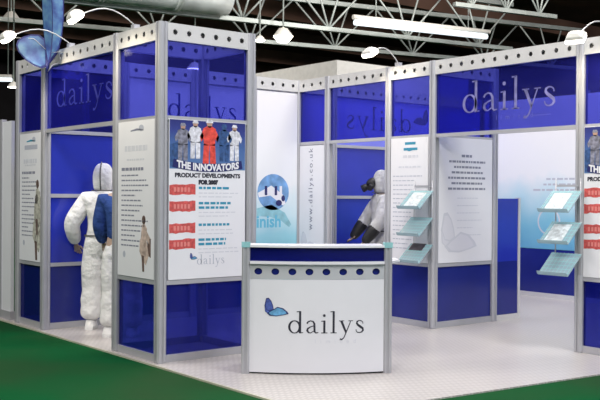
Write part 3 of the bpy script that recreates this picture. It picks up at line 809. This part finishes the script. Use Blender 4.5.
def leaflet(label, loc, x, z, m, grp=None, wdt=0.2, y0=-.225, y1=-.05):
    """sheet lying on a sloping tray"""
    t = thing('leaflet', label, 'leaflet', loc, -PI / 2, grp)
    mb = MB()
    for k in range(1):
        za, zb = z + .006 + (y0 + .24) / 1.1, z + .006 + (y1 + .24) / 1.1
        mb.add([(x - wdt / 2, y0, za), (x + wdt / 2, y0, za), (x + wdt / 2, y1, zb), (x - wdt / 2, y1, zb),
                (x - wdt / 2, y0 + .003, za - .004), (x + wdt / 2, y0 + .003, za - .004), (x + wdt / 2, y1 + .003, zb - .004), (x - wdt / 2, y1 + .003, zb - .004)],
               [(0, 1, 2, 3), (7, 6, 5, 4), (0, 4, 5, 1), (1, 5, 6, 2), (2, 6, 7, 3), (3, 7, 4, 0)])
    mb.build('cover', m, t)
L1 = (XR - 0.0465, 0.16, 0.745); L2 = (XR - 0.0465, -1.76, 0.745)
rack('turquoise wire leaflet rack of three trays on the tower behind the counter', L1, 'turquoise wire leaflet racks')
rack('turquoise wire leaflet rack of three trays on the post beside the red-marked poster', L2, 'turquoise wire leaflet racks')
leaflet('dark covered leaflet at the back of the lowest tray, rack near the counter', L1, -0.03, 0.0, M['leaflet_dark'], None, .2, -.10, -.022)
leaflet('pale leaflet on the top tray of the rack near the counter', L1, 0.0, 0.60, M['leaflet'])
leaflet('pale leaflet on the top tray of the rack beside the red-marked poster', L2, -0.02, 0.60, M['leaflet'])
leaflet('pale leaflet on the middle tray of the rack beside the red-marked poster', L2, -0.02, 0.30, M['leaflet'])

# ------------------------------------------------------------------ reception counter
CL = Vector((0.314, -0.797)); CR = Vector((1.340, -1.528))
mid = (CL + CR) / 2; cw = (CR - CL).length; crz = math.atan2(CR.y - CL.y, CR.x - CL.x)
c = thing('reception_counter', 'white bow-fronted reception counter with butterfly wordmark and perforated band', 'counter', (mid.x, mid.y, 0), crz)
hw = cw / 2 - 0.035; SAG = 0.085
def bow(x, y, z): return (x, y - SAG * (1 - (x / hw) ** 2), z)
def strip(y0, y1, z0, z1, n=28, x0=None, x1=None):
    x0 = -hw + 0.033 if x0 is None else x0; x1 = hw - 0.033 if x1 is None else x1
    mb = MB()
    v = []
    for i in range(n + 1):
        x = x0 + (x1 - x0) * i / n
        for y, z in ((y0, z0), (y1, z0), (y1, z1), (y0, z1)): v.append((x, y, z))
    f = [(3, 2, 1, 0), (4 * n, 4 * n + 1, 4 * n + 2, 4 * n + 3)]
    for i in range(n):
        for k in range(4):
            f.append((4 * i + k, 4 * i + (k + 1) % 4, 4 * i + 4 + (k + 1) % 4, 4 * i + 4 + k))
    mb.add(v, f)
    return mb.bend(bow)
for x, y in ((-hw, 0.0), (hw, 0.0), (-hw, 0.42), (hw, 0.42)):
    MB().prism(post_pts(x, y, 0.034), 0.0, 1.05).build('post', M['alu'], c)
strip(-0.012, 0.0, 0.015, 0.788).build('front_panel', M['white_gloss'], c)
strip(0.012, 0.02, 0.0, 0.0145).build('plinth', M['black'], c)
n = 8
mb = MB().holes(-hw + .033, hw - .033, 0.79, 0.914, n, 0.033, 0.028, -0.014, -0.006)
mb.bend(bow).build('perforated_band', mat('brushed_band', (0.56, 0.57, 0.60), 0.4, 0.25), c)
strip(0.006, 0.012, 0.80, 0.915).build('band_backing', M['blue_low'], c)
strip(-0.035, 0.36, 0.915, 0.938).build('shelf', M['white_gloss'], c)
strip(-0.01, -0.002, 0.938, 1.052).build('upstand', M['acrylic_deep'], c)
strip(0.003, 0.008, 0.938, 1.052).build('upstand_backing', M['blue_low'], c)
strip(-0.03, 0.28, 1.052, 1.070).build('top_shelf', M['white_gloss'], c)
for s in (-1, 1):
    MB().box(s * hw - 0.037, s * hw + 0.037, -0.037, 0.037, 1.0502, 1.095).build('glass_cap', M['turq'], c, label='turquoise glass post cap')
    MB().box(s * hw - 0.01, s * hw + 0.01, 0.04, 0.38, 0.03, 0.91).build('side_panel', M['white_gloss'], c)
MB().add([(hw + .035, -0.03, .925), (hw + .12, 0.10, .925), (hw + .12, 0.38, .925), (hw + .035, 0.38, .925), (hw + .035, -0.03, .94), (hw + .12, 0.10, .94), (hw + .12, 0.38, .94), (hw + .035, 0.38, .94)],
         [(3, 2, 1, 0), (4, 5, 6, 7), (0, 1, 5, 4), (1, 2, 6, 5), (2, 3, 7, 6), (3, 0, 4, 7)]).build('side_shelf', M['white_gloss'], c)
mb = MB(); wordmark(mb, -0.245, 0.345, 0.105, -0.0122, 0, 0.0015, width=0.645)
mb.bend(bow).build('wordmark', M['ink'], c, label='dark serif wordmark reading dailys')
mb = MB().word('limited', 0.15, 0.262, 0.05, -0.0122, .001, 0, 'CENTER', 0, 2.4); mb.bend(bow).build('small_lettering', M['mark'], c)
mb = MB(); logo_wings(mb, -0.44, 0.465, 0.165, -0.0122, 0, 1, 2, .0015); mb.bend(bow).build('butterfly_mark', LOGO, c, label='small blue butterfly mark')

# ------------------------------------------------------------------ mannequins
def skin(P, E, Rd, sub=2, root=0):
    me = bpy.data.meshes.new('s'); me.from_pydata([tuple(p) for p in P], E, [])
    ob = bpy.data.objects.new('s', me); COL.objects.link(ob)
    md = ob.modifiers.new('k', 'SKIN')
    if not me.skin_vertices: me.skin_vertices.new(name='sk')
    for i, d in enumerate(me.skin_vertices[0].data):
        r = Rd[i]; d.radius = r if isinstance(r, tuple) else (r, r); d.use_root = (i == root)
    md.use_smooth_shade = True
    sb = ob.modifiers.new('d', 'SUBSURF'); sb.levels = sub; sb.render_levels = sub
    bpy.context.view_layer.update()
    dg = bpy.context.evaluated_depsgraph_get()
    r = bpy.data.meshes.new_from_object(ob.evaluated_get(dg))
    bpy.data.objects.remove(ob); bpy.data.meshes.remove(me)
    for p in r.polygons: p.use_smooth = True
    return r
def join(meshes):
    mb = MB()
    for me in meshes:
        mb.add([tuple(v.co) for v in me.vertices], [list(p.vertices) for p in me.polygons], 0, True); bpy.data.meshes.remove(me)
    return mb
def hand(wrist, direc, side, k=1.0):
    """five separate, slightly curled fingers growing from a palm"""
    d = Vector(direc).normalized(); wv = Vector(wrist)
    s = d.cross(Vector((0, 1, 0)));  s = s.normalized() if s.length > .1 else Vector((1, 0, 0))
    nrm = s.cross(d).normalized()
    out = [skin([wv, wv + d * .05, wv + d * .09], [(0, 1), (1, 2)], [(.026, .020), (.040, .018), (.040, .016)], 2)]
    for i, (off, L) in enumerate(((-.030, .070), (-.010, .080), (.011, .074), (.031, .058))):
        b = wv + d * .078 + s * off
        p = [b, b + d * L * .45 - nrm * .004, b + d * L * .78 - nrm * .014, b + d * L - nrm * .028]
        out.append(skin(p, [(0, 1), (1, 2), (2, 3)], [.010, .009, .008, .007], 1))
    b = wv + d * .03 - s * .03 * side
    out.append(skin([b, b - s * side * .022 + d * .022, b - s * side * .030 + d * .055], [(0, 1), (1, 2)], [.012, .010, .008], 1))
    return out
def figure(pose, grow=0.0, k=None):
    """joints of the pose -> one continuous skin (grow makes loose clothing)"""
    P, E, Rd, ix = [], [], [], {}
    def add(n, p, r, par=None):
        ix[n] = len(P); P.append(p); Rd.append(tuple(q + grow for q in r) if isinstance(r, tuple) else r + grow)
        if par: E.append((ix[par], ix[n]))
    J = pose
    add('pel', J['pel'], (.145, .115)); add('waist', J['waist'], (.135, .105), 'pel'); add('chest', J['chest'], (.16, .115), 'waist')
    add('up', J['up'], (.11, .09), 'chest')
    if 'head' in J:
        add('neck', J['neck'], .055, 'up'); add('jaw', J['jaw'], (.065, .075), 'neck'); add('head', J['head'], (.078, .095), 'jaw'); add('crown', J['crown'], (.05, .06), 'head')
    for s in 'LR':
        if 'sh' + s in J:
            add('sh' + s, J['sh' + s], .068, 'up'); add('el' + s, J['el' + s], .050, 'sh' + s); add('wr' + s, J['wr' + s], .036, 'el' + s)
        if 'hip' + s in J:
            add('hip' + s, J['hip' + s], .095, 'pel'); add('kn' + s, J['kn' + s], .066, 'hip' + s); add('an' + s, J['an' + s], .045, 'kn' + s)
    return P, E, Rd, ix
def standing(el=.27, wz=.90, wy=-.08, ely=.03):
    J = dict(pel=(0, 0, .93), waist=(0, .0, 1.10), chest=(0, .01, 1.29), up=(0, .01, 1.43), neck=(0, .0, 1.52), jaw=(0, -.015, 1.59), head=(0, -.005, 1.68), crown=(0, .0, 1.76))
    for s, q in (('L', 1), ('R', -1)):
        J['sh' + s] = (q * .185, .01, 1.42); J['el' + s] = (q * el, ely, 1.15); J['wr' + s] = (q * el * .95, wy, wz)
        J['hip' + s] = (q * .095, 0, .86); J['kn' + s] = (q * .115, -.015, .48); J['an' + s] = (q * .125, .01, .09)
    return J
def foot(mb, x, y=0.0, toe=-1):
    # boot: sole outline extruded with a rounded upper
    prof = [(0.0, .055), (.06, .055), (.12, .045), (.17, .03)]
    b = [(x - .045, y + .08), (x + .045, y + .08), (x + .052, y - .10), (x + .035, y - .17), (x - .035, y - .17), (x - .052, y - .10)]
    mb.prism(b, 0.0, 0.035)
    v = [(px, py, .035) for px, py in b] + [(x + (px - x) * .8, y + (py - y) * (.8 if py > y else .62), .10) for px, py in b]
    n = len(b)
    mb.add(v, [tuple(range(n, 2 * n))] + [(i, (i + 1) % n, n + (i + 1) % n, n + i) for i in range(n)], 0, True)
    return mb
def attach(mb, name, mt, parent, label=None): return mb.build(name, mt, parent, label=label)
def dress_dummy(label, loc, rz, J, top, trousers, hooded, one_piece, gm, group):
    t = thing('mannequin', label, 'mannequin', loc, rz, group)
    P, E, Rd, ix = figure(J)
    hs = []
    for s, q in (('L', 1), ('R', -1)):
        d = Vector(J['wr' + s]) - Vector(J['el' + s]); hs += hand(J['wr' + s], d, q)
    body = join([skin(P, E, Rd, 2)] + hs)
    mb = body
    # nose, eyes and ears on the head
    mb.tube([(0, -.098, 1.70), (0, -.118, 1.665), (0, -.10, 1.655)], [.008, .014, .008], 8)
    for q in (-1, 1):
        mb.lathe([(0, -.012), (.012, 0), (0, .012)], (q * .032, -.090, 1.70), 10); mb.tube([(q * .082, 0, 1.72), (q * .088, .01, 1.69), (q * .080, 0, 1.66)], [.010, .014, .008], 8)
    bo = attach(mb, 'body', M['skin'], t)
    # clothing
    Jc = {k: v for k, v in J.items() if k not in ('neck', 'jaw', 'head', 'crown')}
    if not one_piece:
        Jt = {k: v for k, v in Jc.items() if k[:3] not in ('hip',) and k[:2] not in ('kn', 'an')}
        Jt['pel'] = (0, 0, .97)
        P, E, Rd, ix = figure(Jt, .030); attach(join([skin(P, E, Rd, 2)]), 'jacket', top, t, 'jacket')
        P2, E2, R2, ii = [], [], [], {}
        def ad(n, p, r, par=None):
            ii[n] = len(P2); P2.append(p); R2.append(r)
            if par: E2.append((ii[par], ii[n]))
        ad('w', (0, 0, 1.04), (.14, .115)); ad('p', (0, 0, .93), (.165, .135), 'w')
        for s in 'LR':
            h, k_, a = (Vector(J[n + s]) for n in ('hip', 'kn', 'an'))
            ad('h' + s, h, .122, 'p')
            for i, f in enumerate((.25, .5, .75)):
                ad('t%d' % i + s, h.lerp(k_, f), .116 + .008 * (i % 2), ('h' if i == 0 else 't%d' % (i - 1)) + s)
            ad('k' + s, k_, .105, 't2' + s)
            for i, f in enumerate((.2, .4, .6, .8)):
                ad('c%d' % i + s, k_.lerp(a, f), .103 + .016 * (i % 2), ('k' if i == 0 else 'c%d' % (i - 1)) + s)
            ad('a' + s, a, .085, 'c3' + s)
        attach(join([skin(P2, E2, R2, 2)]), 'trousers', trousers, t, 'loose white trousers')
    else:
        P2, E2, R2, ii = [], [], [], {}
        def ad(n, p, r, par=None):
            ii[n] = len(P2); P2.append(p); R2.append(r)
            if par: E2.append((ii[par], ii[n]))
        ad('p', J['pel'], (.185, .15)); ad('w', J['waist'], (.165, .14), 'p'); ad('c', J['chest'], (.20, .15), 'w'); ad('u', J['up'], (.15, .12), 'c'); ad('n', (0, .0, 1.50), (.10, .10), 'u')
        for s in 'LR':
            sh, el, wr = (Vector(J[n + s]) for n in ('sh', 'el', 'wr'))
            ad('s' + s, sh, .098, 'u')
            for i, f in enumerate((.35, .7)): ad('u%d' % i + s, sh.lerp(el, f), .100 + .006 * i, ('s' if i == 0 else 'u0') + s)
            ad('e' + s, el, .096, 'u1' + s)
            for i, f in enumerate((.35, .7)): ad('f%d' % i + s, el.lerp(wr, f), .090 - .008 * i, ('e' if i == 0 else 'f0') + s)
            ad('q' + s, wr, .048, 'f1' + s)
            h, k_, a = (Vector(J[n + s]) for n in ('hip', 'kn', 'an'))
            ad('h' + s, h, .138, 'p')
            for i, f in enumerate((.25, .5, .75)): ad('t%d' % i + s, h.lerp(k_, f), 0.134 + .010 * (i % 2), ('h' if i == 0 else 't%d' % (i - 1)) + s)
            ad('k' + s, k_, .126, 't2' + s)
            for i, f in enumerate((.2, .4, .6, .8)): ad('c%d' % i + s, k_.lerp(a, f), .116 + .022 * (i % 2), ('k' if i == 0 else 'c%d' % (i - 1)) + s)
            ad('a' + s, a, .080, 'c3' + s)
        cv = attach(join([skin(P2, E2, R2, 2)]), 'coverall', top, t, 'baggy coverall')
        n = 28; v = []
        for i in range(n):
            a = 2 * PI * i / n
            for r, z in ((1.0, 1.018), (1.0, 1.036)): v.append((.203 * math.cos(a), .166 * math.sin(a), z))
        MB().add(v, [(2 * i, 2 * ((i + 1) % n), 2 * ((i + 1) % n) + 1, 2 * i + 1) for i in range(n)], 0, True).build('belt', M['seam'], cv, label='thin grey belt')
    if hooded:
        hd = skin([(0, .005, 1.49), (0, .0, 1.58), (0, .0, 1.69), (0, .005, 1.78), (0, .01, 1.825)], [(0, 1), (1, 2), (2, 3), (3, 4)], [(.105, .10), (.118, .122), (.128, .135), (.100, .105), (.05, .055)], 2)
        h_ = attach(join([hd]), 'hood', top, t, 'rounded hood')
        n = 24; v = []
        for i in range(n):
            a = 2 * PI * i / n
            for z in (1.515, 1.527): v.append((.127 * math.cos(a), .125 * math.sin(a), z))
        MB().add(v, [(2 * i, 2 * ((i + 1) % n), 2 * ((i + 1) % n) + 1, 2 * i + 1) for i in range(n)], 0, True).build('neck_seam', M['seam'], h_)
        sm = MB()
        zz = [1.53, 1.58, 1.64, 1.70, 1.76, 1.80, 1.83]; yy = [.112, .126, .136, .138, .124, .100, .070]
        sm.tube([(0.0, y + 0.002, z) for y, z in zip(yy, zz)], 0.008, 6); sm.build('back_seam', M['seam'], h_, label='dark vertical seam')
    for q in (-1, 1):
        mb = foot(MB(), q * .125, .02)
        mb.build('overshoe', gm, t)
    return t
dress_dummy('white hooded coverall dummy seen from behind in the left opening', (0.53, 2.17, 0), math.radians(140), standing(.33, .93, -.06, .08), M['suit'], None, True, True, M['suit'], 'workwear mannequins')
dress_dummy('dummy in blue jacket and white trousers, half hidden behind the corner tower poster', (0.44, 1.56, 0), math.radians(136), standing(.235, .97, -.10, .03), M['jacket'], M['suit'], False, False, M['suit'], 'workwear mannequins')

# third dummy: hood, respirator, black gauntlet
J = standing(.27, .92, -.05, .03)
J['elR'] = (-.27, -.10, 1.22); J['wrR'] = (-.28, -.27, 0.99)
J['elL'] = (.26, -.08, 1.17); J['wrL'] = (.22, -.24, .95)
rzm = math.radians(-62)
t3 = dress_dummy('pale smocked dummy with black respirator and gauntlets in the doorway behind the counter', (4.23, 1.63, 0), math.radians(-118), J, M['suit_grey'], None, True, True, M['black'], 'workwear mannequins')
mk = join([skin([(0, -.08, 1.66), (0, -.15, 1.65), (0, -.20, 1.61)], [(0, 1), (1, 2)], [(.085, .085), (.070, .07), (.045, .045)], 2)])
mo = mk.build('respirator', M['black'], t3, label='black snouted respirator mask')
MB().tube([(0, -.20, 1.60), (0, -.26, 1.57)], [.045, .05], 14).build('filter', M['black'], mo)
for q in (-1, 1): MB().tube([(q * .05, -.14, 1.62), (q * .11, -.19, 1.58)], [.035, .04], 12).build('filter', M['black'], mo)
for s in 'RL':
    e, w_ = Vector(J['el' + s]), Vector(J['wr' + s]); dd = (w_ - e).normalized()
    g_ = [skin([e.lerp(w_, .25), e.lerp(w_, .7), w_ + dd * .03, w_ + dd * .10], [(0, 1), (1, 2), (2, 3)], [.098, .090, .070, .050], 2)] + hand(w_ + dd * .02, dd, 1 if s == 'L' else -1)
    join(g_).build('gauntlet', M['black'], t3, label='long black rubber gauntlet')

# ------------------------------------------------------------------ spotlights on arms
def arm_lamp(label, base, head, aim, power):
    t = thing('arm_spotlight', label, 'spotlight', base, 0, 'halogen arm spotlights on the stand frame')
    b = Vector((0, 0, 0)); h = Vector(head) - Vector(base); a = (Vector(aim) - Vector(head)).normalized()
    MB().box(-.03, .03, -.03, .03, -0.012, .03).build('clamp', M['alu'], t)
    pts = []
    for i in range(9):
        f = i / 8; p = b.lerp(h, f); p.z += .10 * math.sin(PI * min(1, f * 1.15)) + .02; pts.append(p)
    MB().tube(pts, .0065, 8).build('arm', M['alu_pale'], t)
    up = Vector((0, 0, 1)); s = a.cross(up).normalized(); u = s.cross(a).normalized()
    c0 = h + a * 0.02
    v = []
    for d_, hw_, hh_ in ((-.055, .03, .025), (-.03, .07, .05), (-.005, .085, .06)):
        for q in ((-1, -1), (1, -1), (1, 1), (-1, 1)): v.append(tuple(c0 + a * d_ + s * hw_ * q[0] + u * hh_ * q[1]))
    f = [(3, 2, 1, 0)]
    for i in (0, 4):
        for k in range(4): f.append((i + k, i + (k + 1) % 4, i + 4 + (k + 1) % 4, i + 4 + k))
    hd = MB().add(v, f).build('lamp_head', M['lampcase'], t)
    v = []
    for d_, hw_, hh_ in ((-.0045, .083, .058), (.03, .083, .058), (.045, .060, .04)):
        for q in ((-1, -1), (1, -1), (1, 1), (-1, 1)): v.append(tuple(c0 + a * d_ + s * hw_ * q[0] + u * hh_ * q[1]))
    MB().add(v, [tuple(x) for x in f] + [(8, 9, 10, 11)]).build('lamp_glass', M['lamp'], hd)
    l = bpy.data.lights.new('spot_beam', 'SPOT'); l.energy = power; l.spot_size = math.radians(115); l.spot_blend = .9; l.color = (1, .88, .66); l.shadow_soft_size = .06
    lo = bpy.data.objects.new('spot_beam', l); COL.objects.link(lo); lo.parent = t
    lo.location = c0 + a * .07; lo.rotation_euler = a.to_track_quat('-Z', 'Y').to_euler()
    return t
arm_lamp('bright halogen spotlight on a curved arm off the front corner tower', (0, 0.48, 3.01), (-.60, .50, 3.06), (0, .4, 2.3), 26)
arm_lamp('halogen spotlight reaching out beside the butterfly wing', (0, 1.86, 3.01), (-.66, 1.93, 3.06), (0, 1.9, 2.3), 22)
arm_lamp('halogen spotlight glowing above the post by the inner doorway', (XR, 0.62, 3.01), (XR - .47, .62, 3.13), (XR, .6, 2.3), 24)
arm_lamp('halogen spotlight on an arm above the wide blue header', (XR, -2.2, 3.01), (XR - .52, -2.15, 2.94), (XR, -2.0, 2.3), 22)

# ------------------------------------------------------------------ big butterfly on the end of the carpet-side header
bl = Vector((-0.17, 2.06, 2.80))
t = thing('butterfly_model', 'large blue butterfly perched on the frame beside the narrow end tower', 'butterfly ornament', bl)
r_ = Vector((0.7816, -0.6237, 0)); f_ = Vector((0.6237, 0.7816, 0))
PXM = 9.6 / 922
def wing(pts, lean, name, bulge=0.02, c0=(47, 64)):
    """pts: outline in cm-like units (x right, y down) about the body; lean pushes the tip in depth"""
    n = len(pts)
    def P(x, y, d=0.0):
        u, v_ = (x - c0[0]) * PXM, (c0[1] - y) * PXM
        dep = lean[0] * u + lean[1] * v_ + d
        return r_ * u + Vector((0, 0, v_ + 0.04)) + f_ * dep
    cx = sum(p[0] for p in pts) / n; cy = sum(p[1] for p in pts) / n
    rings = []
    for k in (1.0, .89, .82, .5, 0.12):
        rings.append([(cx + (x - cx) * k, cy + (y - cy) * k) for x, y in pts])
    v = []; fs = []; mb = MB()
    for side in (0, 1):
        b = len(v)
        for ri, rg in enumerate(rings):
            hh = (0.003, .007, .009, .012, .013)[ri]
            for x, y in rg: v.append(P(x, y, (-hh if side == 0 else hh) ))
        for ri in range(4):
            for i in range(n):
                j = (i + 1) % n
                q = (b + ri * n + i, b + ri * n + j, b + ri * n + n + j, b + ri * n + n + i)
                fs.append((q if side == 0 else q[::-1], 1 if ri < 1 else 0))
        fs.append((tuple(b + 4 * n + i for i in range(n)), 0))
    for i in range(n):
        j = (i + 1) % n
        fs.append(((i, 5 * n + i, 5 * n + j, j), 1))
    mb.v = [tuple(p) for p in v]
    for q, mi in fs: mb.f.append(list(q)); mb.mi.append(mi); mb.sm.append(False)
    return mb.build(name, [M['wing'], M['navy_ink']], t)
wing([(47, 67), (42, 69.5), (35, 67), (27, 62), (20, 54), (17.5, 47), (19, 42), (24, 38), (31, 35.5), (39, 35.5), (44.5, 40), (46.5, 52)], (0.25, 0.1), 'hind_wing')
wing([(48.5, 66), (46, 54), (44, 38), (43, 18), (43, -2), (44.5, -16), (49, -21), (53.5, -16), (56, -2), (56.5, 18), (55.5, 38), (53.5, 52), (51, 62)], (-0.9, -0.15), 'fore_wing')
wing([(49, 64), (47, 50), (46, 30), (46.5, 8), (48, -10), (52, -20), (55.5, -18), (57.5, -4), (58, 16), (57, 36), (54.5, 52)], (1.4, 0.12), 'fore_wing')
mb = MB().tube([bl * 0 + Vector((0, 0, -.06)), Vector((0.005, 0, .02)), Vector((.012, 0, .10)), Vector((.02, -.005, .16))], [.006, .020, .017, .012], 10)
mb.build('body', M['navy_ink'], t)
MB().tube([Vector((.02, -.005, .15)), Vector((-.12, .06, .29)), Vector((-.30, .2, .30))], .0035, 6).tube([Vector((.02, -.005, .15)), Vector((.10, -.07, .16)), Vector((.22, -.15, .14))], .0035, 6).build('antennae', M['alu_pale'], t)
MB().tube([Vector((0, 0, -.05)), Vector((.06, .0, .03)), Vector((.165, .02, .06))], .008, 6).build('mounting_rod', M['alu'], t)
